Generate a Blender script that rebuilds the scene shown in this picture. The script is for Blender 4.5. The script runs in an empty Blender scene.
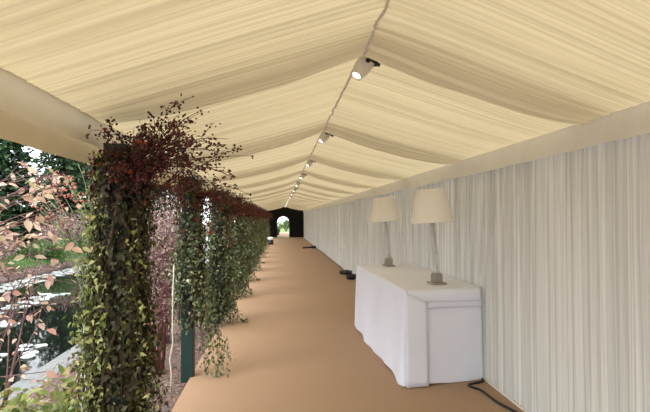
import bpy, math, random
import numpy as np
from mathutils import Vector, Matrix

random.seed(7)
RNG = np.random.default_rng(7)
C = bpy.context.scene.collection
PI = math.pi

# ------------------------------------------------------------------ dimensions (metres; tunnel runs along +Y)
RIDGE_X, RIDGE_Z = 0.48, 2.57
EAVE_L, EAVE_LZ = -1.09, 2.185
WALL_X, EAVE_RZ = 2.05, 2.23
END_Y, BACK_Y = 42.0, -5.0
BAY0, BAY = 2.82, 2.55
POST_X = -0.92
N_BAY = 16


def roof_z(x):
    if x <= RIDGE_X:
        return EAVE_LZ + (RIDGE_Z - EAVE_LZ) * (x - EAVE_L) / (RIDGE_X - EAVE_L)
    return EAVE_RZ + (RIDGE_Z - EAVE_RZ) * (WALL_X - x) / (WALL_X - RIDGE_X)


# ------------------------------------------------------------------ materials
def new_mat(name):
    m = bpy.data.materials.new(name)
    m.use_nodes = True
    nt = m.node_tree
    nt.nodes.clear()
    out = nt.nodes.new('ShaderNodeOutputMaterial')
    return m, nt, out


def rgb(c):
    return (c[0], c[1], c[2], 1.0)


def plain(name, col, rough=0.6, metal=0.0, var=0.12, scale=30.0, bump=0.0, bscale=None, coat=0.0):
    m, nt, out = new_mat(name)
    p = nt.nodes.new('ShaderNodeBsdfPrincipled')
    p.inputs['Roughness'].default_value = rough
    p.inputs['Metallic'].default_value = metal
    p.inputs['Coat Weight'].default_value = coat
    tc = nt.nodes.new('ShaderNodeTexCoord')
    n = nt.nodes.new('ShaderNodeTexNoise')
    n.inputs['Scale'].default_value = scale
    n.inputs['Detail'].default_value = 4
    nt.links.new(tc.outputs['Object'], n.inputs['Vector'])
    r = nt.nodes.new('ShaderNodeValToRGB')
    r.color_ramp.elements[0].position = 0.3
    r.color_ramp.elements[1].position = 0.7
    r.color_ramp.elements[0].color = rgb([c * (1 - var) for c in col])
    r.color_ramp.elements[1].color = rgb([min(1, c * (1 + var)) for c in col])
    nt.links.new(n.outputs['Fac'], r.inputs['Fac'])
    nt.links.new(r.outputs['Color'], p.inputs['Base Color'])
    if bump:
        n2 = nt.nodes.new('ShaderNodeTexNoise')
        n2.inputs['Scale'].default_value = bscale or scale * 4
        nt.links.new(tc.outputs['Object'], n2.inputs['Vector'])
        b = nt.nodes.new('ShaderNodeBump')
        b.inputs['Strength'].default_value = bump
        b.inputs['Distance'].default_value = 0.01
        nt.links.new(n2.outputs['Fac'], b.inputs['Height'])
        nt.links.new(b.outputs['Normal'], p.inputs['Normal'])
    nt.links.new(p.outputs['BSDF'], out.inputs['Surface'])
    return m


def fabric(name, col, trans_col, fac=0.5, var=0.05, scale=6.0, bump=0.08, stretch=(1, 1, 1), lo=0.3, hi=0.7, uv=False):
    """woven cloth: diffuse front plus light coming through from behind"""
    m, nt, out = new_mat(name)
    d = nt.nodes.new('ShaderNodeBsdfDiffuse')
    t = nt.nodes.new('ShaderNodeBsdfTranslucent')
    mix = nt.nodes.new('ShaderNodeMixShader')
    mix.inputs['Fac'].default_value = fac
    tc = nt.nodes.new('ShaderNodeTexCoord')
    mp = nt.nodes.new('ShaderNodeMapping')
    mp.inputs['Scale'].default_value = stretch
    n = nt.nodes.new('ShaderNodeTexNoise')
    n.inputs['Scale'].default_value = scale
    n.inputs['Detail'].default_value = 5
    nt.links.new(tc.outputs['UV' if uv else 'Object'], mp.inputs['Vector'])
    nt.links.new(mp.outputs['Vector'], n.inputs['Vector'])
    for node, c in ((d, col), (t, trans_col)):
        r = nt.nodes.new('ShaderNodeValToRGB')
        r.color_ramp.elements[0].position = lo
        r.color_ramp.elements[1].position = hi
        r.color_ramp.elements[0].color = rgb([k * (1 - var) for k in c])
        r.color_ramp.elements[1].color = rgb([min(1, k * (1 + var)) for k in c])
        nt.links.new(n.outputs['Fac'], r.inputs['Fac'])
        nt.links.new(r.outputs['Color'], node.inputs['Color'])
    b = nt.nodes.new('ShaderNodeBump')
    b.inputs['Strength'].default_value = bump
    b.inputs['Distance'].default_value = 0.01
    nt.links.new(n.outputs['Fac'], b.inputs['Height'])
    nt.links.new(b.outputs['Normal'], d.inputs['Normal'])
    nt.links.new(d.outputs['BSDF'], mix.inputs[1])
    nt.links.new(t.outputs['BSDF'], mix.inputs[2])
    nt.links.new(mix.outputs['Shader'], out.inputs['Surface'])
    return m


def leafy(name, cols, trans=0.35, rough=0.45):
    """every leaf takes one colour of the list"""
    m, nt, out = new_mat(name)
    g = nt.nodes.new('ShaderNodeNewGeometry')
    r = nt.nodes.new('ShaderNodeValToRGB')
    r.color_ramp.interpolation = 'LINEAR'
    e = r.color_ramp.elements
    e[0].position, e[0].color = 0.0, rgb(cols[0])
    e[1].position, e[1].color = 1.0, rgb(cols[-1])
    for i, c in enumerate(cols[1:-1]):
        x = e.new((i + 1) / (len(cols) - 1))
        x.color = rgb(c)
    nt.links.new(g.outputs['Random Per Island'], r.inputs['Fac'])
    p = nt.nodes.new('ShaderNodeBsdfPrincipled')
    p.inputs['Roughness'].default_value = rough
    p.inputs['Specular IOR Level'].default_value = 0.35
    t = nt.nodes.new('ShaderNodeBsdfTranslucent')
    mix = nt.nodes.new('ShaderNodeMixShader')
    mix.inputs['Fac'].default_value = trans
    nt.links.new(r.outputs['Color'], p.inputs['Base Color'])
    nt.links.new(r.outputs['Color'], t.inputs['Color'])
    nt.links.new(p.outputs['BSDF'], mix.inputs[1])
    nt.links.new(t.outputs['BSDF'], mix.inputs[2])
    nt.links.new(mix.outputs['Shader'], out.inputs['Surface'])
    return m


def emit(name, col, s):
    m, nt, out = new_mat(name)
    e = nt.nodes.new('ShaderNodeEmission')
    e.inputs['Color'].default_value = rgb(col)
    e.inputs['Strength'].default_value = s
    nt.links.new(e.outputs['Emission'], out.inputs['Surface'])
    return m


M = {}
M['roof'] = fabric('roof_liner_cloth', (.82, .725, .53), (.315, .256, .148), .5, .12, 1.0, .0, (.7, 64, 1), .36, .64, True)
M['left_valance'] = fabric('left_valance_cloth', (.76, .72, .62), (.38, .34, .26), .2, .03, 7, .05)
M['valance'] = fabric('valance_cloth', (.88, .88, .85), (.58, .56, .50), .10, .03, 7, .05)
M['outer_valance'] = fabric('outer_valance_cloth', (.50, .40, .25), (.24, .18, .10), .3, .03, 7, .05)
M['drape'] = fabric('wall_drape_cloth', (.63, .625, .58), (.38, .37, .33), .2, .18, 1.0, .0, (.2, 56, .12), .38, .60)
M['hem'] = plain('hem_tape', (.85, .82, .76), .7, var=.04)
M['white_cloth'] = fabric('white_table_linen', (.865, .885, 1.0), (.7, .72, .85), .1, .015, 9, .03)
M['black_cloth'] = plain('black_lining', (.006, .006, .007), .95, var=.3)
M['carpet'] = plain('coir_matting', (.375, .240, .145), .95, var=.16, scale=120, bump=.35, bscale=260)
M['ground'] = plain('leaf_littered_earth', (.13, .085, .068), .95, var=.7, scale=26, bump=.8, bscale=40)
M['lawn'] = plain('lawn', (.20, .27, .09), .95, var=.3, scale=3)
M['stone'] = plain('kerb_stone', (.17, .175, .17), .85, var=.18, scale=14, bump=.3)
M['post'] = plain('dark_green_paint', (.006, .030, .025), .5, var=.15)
M['bark'] = plain('bark', (.075, .045, .028), .9, var=.4, scale=40, bump=.4)
M['vine'] = plain('vine_stem', (.06, .04, .02), .85, var=.4, scale=40)
M['twig'] = plain('berry_twig', (.045, .018, .014), .8, var=.3, scale=40)
M['green_stem'] = plain('pale_green_stem', (.18, .21, .12), .7, var=.3, scale=30)
M['red_stem'] = plain('red_stem', (.13, .03, .028), .6, var=.3, scale=30)
M['pink_stem'] = plain('brown_pink_stem', (.16, .085, .08), .8, var=.3, scale=30)
M['berry'] = plain('berry_skin', (.075, .012, .012), .35, var=.5, scale=14)
M['bright_berry'] = plain('bright_berry_skin', (.40, .11, .09), .45, var=.4, scale=14)
M['ivy'] = leafy('ivy_leaf', [(.04, .07, .016), (.14, .19, .045), (.28, .33, .09), (.50, .52, .18), (.06, .05, .015), (.20, .23, .06), (.66, .64, .32)])
M['dark_ivy'] = leafy('dark_ivy_leaf', [(.022, .045, .016), (.10, .15, .05), (.19, .23, .08), (.07, .13, .09), (.32, .34, .15), (.07, .07, .03), (.58, .58, .38)])
M['shaded_ivy'] = leafy('shaded_ivy_leaf', [(.022, .024, .009), (.04, .048, .015), (.08, .08, .028), (.035, .025, .012), (.12, .12, .045), (.03, .036, .014), (.22, .21, .09)])  # ivy leaves of the tunnel side, shade put into their colour
M['shaded_core'] = leafy('shaded_core_leaf', [(.02, .016, .008), (.045, .035, .015), (.03, .04, .012), (.06, .04, .02)], .1, .7)  # leaves round the post, the garland's inner shade painted in as dark colour
M['red_leaf'] = leafy('autumn_red_leaf', [(.05, .012, .010), (.16, .022, .014), (.28, .045, .022), (.09, .02, .014)], .25)
M['pink_leaf'] = leafy('pinkish_autumn_leaf', [(.66, .40, .29), (.74, .58, .44), (.58, .28, .22), (.66, .60, .38), (.72, .50, .44), (.46, .46, .20)], .4)
M['green_leaf'] = leafy('fresh_green_leaf', [(.20, .27, .06), (.36, .40, .11), (.12, .22, .06), (.45, .32, .12), (.16, .24, .07)], .4)
M['fern'] = leafy('bright_green_blade', [(.07, .20, .05), (.12, .28, .07), (.16, .30, .09)], .35)
M['mauve_leaf'] = leafy('mauve_heather_leaf', [(.38, .23, .23), (.22, .09, .10), (.58, .46, .42), (.15, .06, .06), (.46, .41, .30), (.30, .13, .14)], .35)
M['needle'] = leafy('conifer_needles', [(.012, .030, .012), (.025, .060, .020), (.045, .095, .030), (.018, .042, .020)], .15, .6)
M['bush_leaf'] = leafy('bank_bush_leaf', [(.05, .11, .025), (.09, .18, .04), (.13, .22, .06), (.06, .10, .03)], .3)
M['brown_leaf'] = leafy('brown_litter_leaf', [(.26, .15, .11), (.17, .08, .06), (.40, .28, .22), (.12, .07, .05), (.34, .20, .17)], .15, .7)
M['lily'] = plain('lily_pad_skin', (.50, .54, .50), .22, var=.25, scale=3)
M['shade'] = fabric('lamp_shade_cloth', (.97, .94, .88), (.97, .91, .79), .25, .02, 60, .02)
M['brass'] = plain('lamp_finial_metal', (.30, .25, .19), .35, metal=.8, var=.1)
M['silver'] = plain('tarnished_silver', (.42, .38, .34), .3, metal=.75, var=.2, scale=60)
M['white_metal'] = plain('spotlight_casing', (.80, .76, .68), .45, var=.04)
M['black'] = plain('black_rubber', (.012, .012, .014), .5, var=.2)
M['navy'] = plain('blue_black_plastic', (.03, .03, .07), .4, var=.2)
M['pale_wood'] = plain('weathered_pale_wood', (.60, .60, .55), .8, var=.2, scale=30)
M['white_paint'] = plain('white_paint', (.82, .80, .80), .6, var=.05)
M['brick'] = plain('pink_brick', (.50, .33, .29), .9, var=.2, scale=8)
M['unseen_beam'] = plain('pale_unseen_beam', (.55, .55, .55), .5)
M['lens'] = emit('lit_lens', (1, .93, .78), 8)

m, nt, out = new_mat('glass_column')
p = nt.nodes.new('ShaderNodeBsdfPrincipled')
p.inputs['Base Color'].default_value = (.75, .76, .75, 1)
p.inputs['Roughness'].default_value = .08
p.inputs['Transmission Weight'].default_value = .45
p.inputs['IOR'].default_value = 1.5
nt.links.new(p.outputs['BSDF'], out.inputs['Surface'])
M['glass'] = m

m, nt, out = new_mat('pond_water')
p = nt.nodes.new('ShaderNodeBsdfPrincipled')
p.inputs['Base Color'].default_value = (.006, .008, .006, 1)
p.inputs['Roughness'].default_value = .03
p.inputs['IOR'].default_value = 1.33
p.inputs['Specular IOR Level'].default_value = .5
tc = nt.nodes.new('ShaderNodeTexCoord')
n = nt.nodes.new('ShaderNodeTexNoise')
n.inputs['Scale'].default_value = 3.0
b = nt.nodes.new('ShaderNodeBump')
b.inputs['Strength'].default_value = .03
b.inputs['Distance'].default_value = .02
nt.links.new(tc.outputs['Object'], n.inputs['Vector'])
nt.links.new(n.outputs['Fac'], b.inputs['Height'])
nt.links.new(b.outputs['Normal'], p.inputs['Normal'])
nt.links.new(p.outputs['BSDF'], out.inputs['Surface'])
M['water'] = m


# ------------------------------------------------------------------ mesh helpers
class MB:
    """collects shapes, builds ONE mesh object"""

    def __init__(self):
        self.v, self.f, self.n = [], [], 0

    def add(self, verts, faces):
        verts = np.asarray(verts, dtype=float).reshape(-1, 3)
        self.v.append(verts)
        for fc in faces:
            self.f.append([i + self.n for i in fc])
        self.n += len(verts)

    def many(self, verts, tris):
        """verts (N,k,3), template faces"""
        N, k, _ = verts.shape
        self.v.append(verts.reshape(-1, 3))
        off = self.n
        for i in range(N):
            o = off + i * k
            for fc in tris:
                self.f.append([o + j for j in fc])
        self.n += N * k

    def box(self, lo, hi):
        x0, y0, z0 = lo
        x1, y1, z1 = hi
        self.add([(x0, y0, z0), (x1, y0, z0), (x1, y1, z0), (x0, y1, z0), (x0, y0, z1), (x1, y0, z1), (x1, y1, z1), (x0, y1, z1)],
                 [(0, 3, 2, 1), (4, 5, 6, 7), (0, 1, 5, 4), (1, 2, 6, 5), (2, 3, 7, 6), (3, 0, 4, 7)])

    def tube(self, pts, r0, r1=None, sides=5):
        pts = np.asarray(pts, dtype=float)
        n = len(pts)
        if r1 is None:
            r1 = r0
        t = np.gradient(pts, axis=0)
        t /= np.linalg.norm(t, axis=1)[:, None] + 1e-9
        ref = np.array((0.31, 0.17, 0.93))
        if abs(np.dot(t[0], ref)) > .9:
            ref = np.array((1., 0, 0))
        a = np.cross(t, ref)
        a /= np.linalg.norm(a, axis=1)[:, None] + 1e-9
        bb = np.cross(t, a)
        rr = np.linspace(r0, r1, n)
        ang = np.arange(sides) * 2 * PI / sides
        v = pts[:, None, :] + rr[:, None, None] * (np.cos(ang)[None, :, None] * a[:, None, :] + np.sin(ang)[None, :, None] * bb[:, None, :])
        f = []
        for i in range(n - 1):
            for j in range(sides):
                k = (j + 1) % sides
                f.append((i * sides + j, i * sides + k, (i + 1) * sides + k, (i + 1) * sides + j))
        f.append(tuple(range(sides))[::-1])
        f.append(tuple((n - 1) * sides + j for j in range(sides)))
        self.add(v.reshape(-1, 3), f)

    def lathe(self, prof, sides=32, axis=None, origin=(0, 0, 0), cap=True):
        """prof: (radius, z) list"""
        v = []
        for r, z in prof:
            for j in range(sides):
                a = 2 * PI * j / sides
                v.append((r * math.cos(a), r * math.sin(a), z))
        f = []
        for i in range(len(prof) - 1):
            for j in range(sides):
                k = (j + 1) % sides
                f.append((i * sides + j, i * sides + k, (i + 1) * sides + k, (i + 1) * sides + j))
        if cap:
            f.append(tuple(range(sides))[::-1])
            f.append(tuple((len(prof) - 1) * sides + j for j in range(sides)))
        v = np.array(v)
        if axis is not None:
            q = Vector((0, 0, 1)).rotation_difference(Vector(axis)).to_matrix()
            v = v @ np.array(q).T
        v = v + np.array(origin)
        self.add(v, f)

    def grid(self, V):
        """V (n,m,3)"""
        n, mm, _ = V.shape
        f = []
        for i in range(n - 1):
            for j in range(mm - 1):
                f.append((i * mm + j, (i + 1) * mm + j, (i + 1) * mm + j + 1, i * mm + j + 1))
        self.add(V.reshape(-1, 3), f)

    def set_uv(self, o, uv):
        me = o.data
        lay = me.uv_layers.new(name='cloth')
        idx = np.zeros(len(me.loops), dtype=np.int32)
        me.loops.foreach_get('vertex_index', idx)
        lay.data.foreach_set('uv', uv[idx].astype(np.float32).ravel())

    def build(self, name, mat, parent=None, smooth=True, loc=None):
        me = bpy.data.meshes.new(name)
        V = np.concatenate(self.v) if self.v else np.zeros((0, 3))
        me.from_pydata(V.tolist(), [], self.f)
        if smooth:
            me.polygons.foreach_set('use_smooth', [True] * len(me.polygons))
        me.materials.append(mat)
        me.update()
        o = bpy.data.objects.new(name, me)
        C.objects.link(o)
        if parent:
            o.parent = parent
        if loc:
            o.location = loc
        return o


def bevel(o, w, seg=2):
    md = o.modifiers.new('bevel', 'BEVEL')
    md.width, md.segments, md.limit_method = w, seg, 'ANGLE'
    return o


def thing(name, label, cat, loc=(0, 0, 0), rz=0, group=None):
    o = bpy.data.objects.new(name, None)
    o.empty_display_size = .1
    C.objects.link(o)
    o.location = loc
    o.rotation_euler = (0, 0, rz)
    return tag(o, label, cat, group)


def tag(o, label, cat, group=None, kind=None):
    o['label'], o['category'] = label, cat
    if group:
        o['group'] = group
    if kind:
        o['kind'] = kind
    return o


def struct(o, label=None):
    o['kind'] = 'structure'
    if label:
        o['label'] = label
    return o


def dup(root, loc, rz, label):
    r = root.copy()
    C.objects.link(r)
    r.location = loc
    r.rotation_euler = (0, 0, rz)
    r['label'] = label
    for ch in root.children:
        c = ch.copy()
        C.objects.link(c)
        c.parent = r
        for g in ch.children:
            d = g.copy()
            C.objects.link(d)
            d.parent = c
    return r


IVY = (np.array([(0, 0, 0), (.34, .12, .08), (.24, .48, .04), (.04, 1, -.16), (0, .42, -.04), (-.34, .10, .08), (-.22, .46, .04)]),
       [(0, 1, 2, 4), (4, 2, 3), (0, 4, 6, 5), (4, 3, 6)])
OVAL = (np.array([(0, 0, 0), (.24, .28, .07), (.23, .62, .05), (0, 1, -.12), (0, .45, -.02), (-.24, .28, .07), (-.23, .62, .05)]),
        [(0, 1, 2, 4), (4, 2, 3), (0, 4, 6, 5), (4, 3, 6)])
TRI = (np.array([(-.28, 0, 0), (.28, 0, 0), (.12, .8, .08), (-.16, .9, -.05)]), [(0, 1, 2, 3)])
BLADE = (np.array([(-.03, 0, 0), (.03, 0, 0), (.045, .5, .04), (0, 1, -.10), (-.045, .5, .04)]), [(0, 1, 2, 4), (4, 2, 3)])
_p = (1 + 5 ** .5) / 2
_ic = np.array([(-1, _p, 0), (1, _p, 0), (-1, -_p, 0), (1, -_p, 0), (0, -1, _p), (0, 1, _p), (0, -1, -_p), (0, 1, -_p), (_p, 0, -1), (_p, 0, 1), (-_p, 0, -1), (-_p, 0, 1)])
ICO = (_ic / np.linalg.norm(_ic[0]), [(0, 11, 5), (0, 5, 1), (0, 1, 7), (0, 7, 10), (0, 10, 11), (1, 5, 9), (5, 11, 4), (11, 10, 2), (10, 7, 6), (7, 1, 8),
                                      (3, 9, 4), (3, 4, 2), (3, 2, 6), (3, 6, 8), (3, 8, 9), (4, 9, 5), (2, 4, 11), (6, 2, 10), (8, 6, 7), (9, 8, 1)])


def scatter(mb, P, nrm, tip, size, tmpl, jitter=.6):
    """leaves at P with plane normal ~nrm and tip direction ~tip (arrays N,3)"""
    P = np.asarray(P, float)
    N = len(P)
    if not N:
        return
    nrm = np.broadcast_to(np.asarray(nrm, float), (N, 3)) + RNG.normal(0, jitter, (N, 3))
    tip = np.broadcast_to(np.asarray(tip, float), (N, 3)) + RNG.normal(0, jitter, (N, 3))
    nrm = nrm / (np.linalg.norm(nrm, axis=1)[:, None] + 1e-9)
    tip = tip - (tip * nrm).sum(1)[:, None] * nrm
    tip = tip / (np.linalg.norm(tip, axis=1)[:, None] + 1e-9)
    side = np.cross(tip, nrm)
    s = np.broadcast_to(np.asarray(size, float), (N,))[:, None, None]
    T, F = tmpl
    V = P[:, None, :] + s * (T[None, :, 0, None] * side[:, None, :] + T[None, :, 1, None] * tip[:, None, :] + T[None, :, 2, None] * nrm[:, None, :])
    mb.many(V, F)


def balls(mb, P, r):
    P = np.asarray(P, float)
    r = np.broadcast_to(np.asarray(r, float), (len(P),))
    mb.many(P[:, None, :] + r[:, None, None] * ICO[0][None], ICO[1])


def noise1(seed, n=64):
    """smooth random function of one variable"""
    r = np.random.default_rng(seed)
    ph, fr, am = r.uniform(0, 2 * PI, n), r.uniform(.6, 1.5, n), r.normal(0, 1, n)

    def f(t, scale=1.0):
        t = np.asarray(t, float) * scale
        return (am[:, None] * np.sin(np.outer(fr, t.ravel()) + ph[:, None])).sum(0).reshape(t.shape) / math.sqrt(n / 2)
    return f


# ------------------------------------------------------------------ tent: floor
mb = MB()
mb.box((-.885, BACK_Y, -.035), (WALL_X + .02, END_Y, 0))
floor = struct(mb.build('floor', M['carpet'], smooth=False), 'tan coir matting running the length of the tent')

# ------------------------------------------------------------------ tent: ceiling liner
f_a, f_b, f_c, f_d = noise1(11, 90), noise1(12, 90), noise1(13, 40), noise1(14, 40)


def seam_shift(u):
    return .36 * u ** 1.5


def shift_amount(y):
    return .35 + .65 * np.clip((7.5 - y) / 4.0, 0, 1)


def liner_drop(y, u, flat=False):
    """how far the cloth hangs below the roof plane: u = 0 ridge, 1 eave"""
    yy = y if flat else y - seam_shift(u) * shift_amount(y)
    k = np.mod(yy - BAY0, BAY)
    to_next = BAY - k
    w = .34
    near = np.clip(1 - to_next / w, 0, 1)
    near = near * near * (3 - 2 * near)
    aft = np.clip(1 - k / .05, 0, 1)
    return (.080 * np.maximum(near, aft) + .012 * np.sin(PI * k / BAY)) * (1 - .9 * u ** 5) * (.55 + .45 * np.clip(u * 4, 0, 1))


def slope(x_eave, z_eave, seed):
    ys = np.concatenate([np.arange(BACK_Y, 0, .04), np.arange(0, 6, .008), np.arange(6, 9, .0125), np.arange(9, 18, .025), np.arange(18, END_Y + .01, .06)])
    us = np.linspace(0, 1, 15)
    Y, U = np.meshgrid(ys, us, indexing='ij')
    Y0 = Y
    Y = Y0 + seam_shift(U) * shift_amount(Y0)
    X = RIDGE_X + (x_eave - RIDGE_X) * U
    Z = RIDGE_Z + (z_eave - RIDGE_Z) * U
    wob = .012 * f_c(U * 3 + seed + Y * .15)
    Yw = Y0 + wob
    fold = (.0045 * f_a(Yw, 62.0) + .003 * f_b(Yw + seed * 3.1, 24.0) + .005 * f_d(Yw + seed, 120.0) + .0025 * f_a(Yw + 7, 190.0)) * (1 - .7 * U ** 8)
    amp = .75 + .45 * np.clip((U - .5) * 2, 0, 1) - .1 * np.abs(U - .5)
    Z = Z - liner_drop(Y0, U, True) + fold * amp - .018 * np.sin(PI * U)
    return np.stack([X, Y, Z], -1), np.stack([U + seed, Yw], -1).reshape(-1, 2)


mb = MB()
g_l, uv_l = slope(EAVE_L, EAVE_LZ, .0)
g_r, uv_r = slope(WALL_X, EAVE_RZ, 2.0)
mb.grid(g_l)
mb.grid(g_r)
o = mb.build('ceiling', M['roof'])
mb.set_uv(o, np.concatenate([uv_l, uv_r]))
struct(o, 'cream gathered roof lining of the tent')

# unseen roof beams above the lining, skewed to cast shade along each seam
mb = MB()
for k_ in range(-2, N_BAY):
    yb = BAY0 + BAY * k_
    if yb > END_Y - .4:
        continue
    for xe, ze in ((EAVE_L, EAVE_LZ), (WALL_X, EAVE_RZ)):
        u_ = np.linspace(0, 1, 9)
        lo_, hi_ = [], []
        for u in u_:
            sh = float(seam_shift(u) * shift_amount(np.array(yb)))
            x_, z_ = RIDGE_X + (xe - RIDGE_X) * u, RIDGE_Z + (ze - RIDGE_Z) * u + .13
            lo_ += [(x_, yb - .26 + sh, z_), (x_, yb - .03 + sh, z_), (x_, yb - .03 + sh, z_ + .10), (x_, yb - .26 + sh, z_ + .10)]
        f_ = []
        for i in range(8):
            for j in range(4):
                f_.append((4 * i + j, 4 * i + (j + 1) % 4, 4 * i + 4 + (j + 1) % 4, 4 * i + 4 + j))
        mb.add(lo_, f_ + [(0, 1, 2, 3), (35, 34, 33, 32)])
struct(mb.build('unseen_roof_beams', M['unseen_beam'], smooth=False), 'unseen roof beams shading the lining from behind')

# ridge gathering cord
ys = np.arange(BACK_Y, END_Y, .03)
pts = np.stack([RIDGE_X + .004 * f_a(ys, 18), ys, RIDGE_Z - .004 - liner_drop(ys, 0 * ys) + .003 * f_b(ys, 20)], -1)
mb = MB()
mb.tube(pts, .009, .009, 5)
struct(mb.build('trim_1', M['valance']), 'gathered seam along the roof ridge')


# valances
def valance(name, x, z_top, z_bot, mat, wave, seed, lean=0.0, hang=1.0):
    ys = np.concatenate([np.arange(BACK_Y, 12, .04), np.arange(12, END_Y, .12)])
    vs = np.linspace(0, 1, 7)
    Y, V = np.meshgrid(ys, vs, indexing='ij')
    fn, fz = noise1(seed, 40), noise1(seed + 1, 40)
    X = x + lean * V + wave * fn(Y + .12 * V, 6.0) * (.3 + V)
    zb = z_bot + hang * (.006 * fz(Y, 2.2) + .003 * fn(Y, 9))
    Z = z_top + (zb - z_top) * V
    m_ = MB()
    m_.grid(np.stack([X, Y, Z], -1))
    return struct(m_.build(name, mat))


valance('trim_2', WALL_X - .05, EAVE_RZ + .004, 2.055, M['valance'], .006, 31)
valance('trim_3', EAVE_L + .012, EAVE_LZ + .006, 2.022, M['left_valance'], .002, 41, hang=.3)
valance('trim_4', EAVE_L - .05, 2.12, 1.925, M['outer_valance'], .002, 51, hang=.3)

# ------------------------------------------------------------------ tent: pleated wall
ys = np.concatenate([np.arange(BACK_Y, 1, .04), np.arange(1, 8, .006), np.arange(8, 16, .014), np.arange(16, END_Y + .01, .03)])
zs = np.array([0.004, .05, .3, .7, 1.1, 1.5, 1.85, 2.1, 2.2])
Y, Z = np.meshgrid(ys, zs, indexing='ij')
g1, g2, g3 = noise1(61, 90), noise1(62, 90), noise1(63, 40)
Yw = Y + .012 * g3(Z * 1.3 + Y * .8)
f1 = g1(Yw, 78.0)
f2 = g2(Yw, 150.0)
f3 = g3(Yw, 13.0)
top = .75 + .35 * (Z / 2.2)
depth = .012 * np.tanh(f1 * 1.6) + .006 * np.tanh(f2 * 1.5) + .004 * f3
X = WALL_X + depth * top
mb = MB()
mb.grid(np.stack([X, Y, Z], -1))
struct(mb.build('wall_right', M['drape']), 'pale pleated cloth wall of the tent')
mb = MB()
mb.box((WALL_X - .030, BACK_Y, 0), (WALL_X - .022, END_Y, .018))
struct(mb.build('baseboard_right', M['hem'], smooth=False))

# ------------------------------------------------------------------ tent: black end wall with the arched way out
AX0, AX1, AZ = -.15, .85, 1.72
ns = 24
outer, inner = [], []
xc, rx = (AX0 + AX1) / 2, (AX1 - AX0) / 2
spring = AZ - rx
inner = [(AX0, -.05), (AX0, spring)] + [(xc - rx * math.cos(PI * i / ns), spring + rx * math.sin(PI * i / ns)) for i in range(1, ns)] + [(AX1, spring), (AX1, -.05)]
mb = MB()


def outer_pt(px, pz):
    if pz < spring:
        return (-1.6 if px < xc else WALL_X + .3, pz)
    return (px + (px - xc) * 2.2 + (0), 2.75 if abs(px - xc) < .9 * rx else 2.75)


for y in (END_Y, END_Y + .04):
    pass
V = []
for (px, pz) in inner:
    ox, oz = outer_pt(px, pz)
    ox = max(-1.6, min(WALL_X + .3, ox))
    V.append(((px, END_Y, pz), (ox, END_Y, oz)))
verts, faces = [], []
for a_, b_ in V:
    verts += [a_, b_]
for i in range(len(V) - 1):
    faces.append((2 * i, 2 * i + 1, 2 * i + 3, 2 * i + 2))
k = len(verts)
verts += [(-1.6, END_Y, 2.75), (WALL_X + .3, END_Y, 2.75)]
faces.append((3, k, 5))
faces.append((2 * (len(V) - 2) + 1, 2 * (len(V) - 3) + 1, k + 1))
mb.add(verts, faces)
# the thick lining round the opening
rim = []
for (px, pz) in inner:
    rim.append(((px, END_Y, pz), (px, END_Y + .25, pz)))
vv, ff = [], []
for a_, b_ in rim:
    vv += [a_, b_]
for i in range(len(rim) - 1):
    ff.append((2 * i, 2 * i + 1, 2 * i + 3, 2 * i + 2))
mb.add(vv, ff)
struct(mb.build('wall_end', M['black_cloth'], smooth=False), 'black end wall with an arched way out')

# black lining of the last bay on the garden side and roof
mb = MB()
mb.box((-1.62, 38.5, -.04), (-1.58, END_Y + .02, 2.75))
struct(mb.build('wall_left', M['black_cloth'], smooth=False), 'black side wall at the far end')

# ------------------------------------------------------------------ ground, pond, kerb
KERB_X, FAR_X, WATER_Z = -2.62, -8.1, -.30
xs = np.array([-60, -40, -28, -20, -15, -12, -10, -9, -8.45, FAR_X, FAR_X + .25, FAR_X + .6, -5.5, KERB_X - .2, KERB_X - .16, KERB_X, -2.2, -1.6, -1.1, -.6, 0, 1, 2.2, 4, 10, 25, 50])
ysg = np.concatenate([np.arange(-12, 60, 1.0), np.arange(60, 120, 6.0)])


def ground_z(x, y):
    if x < FAR_X:
        d = FAR_X - x
        return -.18 + min(d, 12) * .055 + (.05 * math.sin(y * .9 + x) if d > .5 else .03 * math.sin(y * 2.1))
    if x < FAR_X + .3:
        return -.42
    if x < KERB_X - .17:
        return -.9
    if x <= KERB_X:
        return -.20
    if x < -1.05:
        return -.12 + .02 * math.sin(y * 1.7 + x * 3)
    return -.055


mb = MB()
mb.grid(np.array([[(x, y, ground_z(x, y)) for y in ysg] for x in xs]))
struct(mb.build('ground', M['ground'], smooth=True), 'leaf-littered earth beside the tent')
mb = MB()
mb.grid(np.array([[(x, y, WATER_Z) for y in np.linspace(-12, 60, 20)] for x in np.linspace(FAR_X - .3, KERB_X - .12, 6)]))
struct(mb.build('pond_water', M['water']), 'dark still pond water')
mb = MB()
y = -6.0
while y < 40:
    L = random.uniform(.75, 1.1)
    mb.box((KERB_X - .20 + random.uniform(-.01, .01), y, WATER_Z - .5), (KERB_X + .12 + random.uniform(-.01, .01), y + L - .012, -.165 + random.uniform(-.006, .006)))
    y += L
o = bevel(mb.build('trim_5', M['stone'], smooth=False), .015)
struct(o, 'grey stone kerb along the pond')
# lawn past the way out
mb = MB()
mb.grid(np.array([[(x, y, -.03 + (.015 * (y - 43))) for y in np.linspace(43.2, 75, 8)] for x in np.linspace(-7.0, 14, 8)]))
struct(mb.build('lawn', M['lawn']), 'lawn beyond the arched way out')
mb = MB()
for k_ in range(2):
    mb.box((-.5, 44.0 + .5 * k_, -.06), (1.4, 44.5 + .5 * k_, .13 + .14 * k_))
tag(bevel(mb.build('garden_step', M['brick'], smooth=False), .02), 'pinkish brick steps seen through the bright arch at the far end', 'steps')

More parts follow.
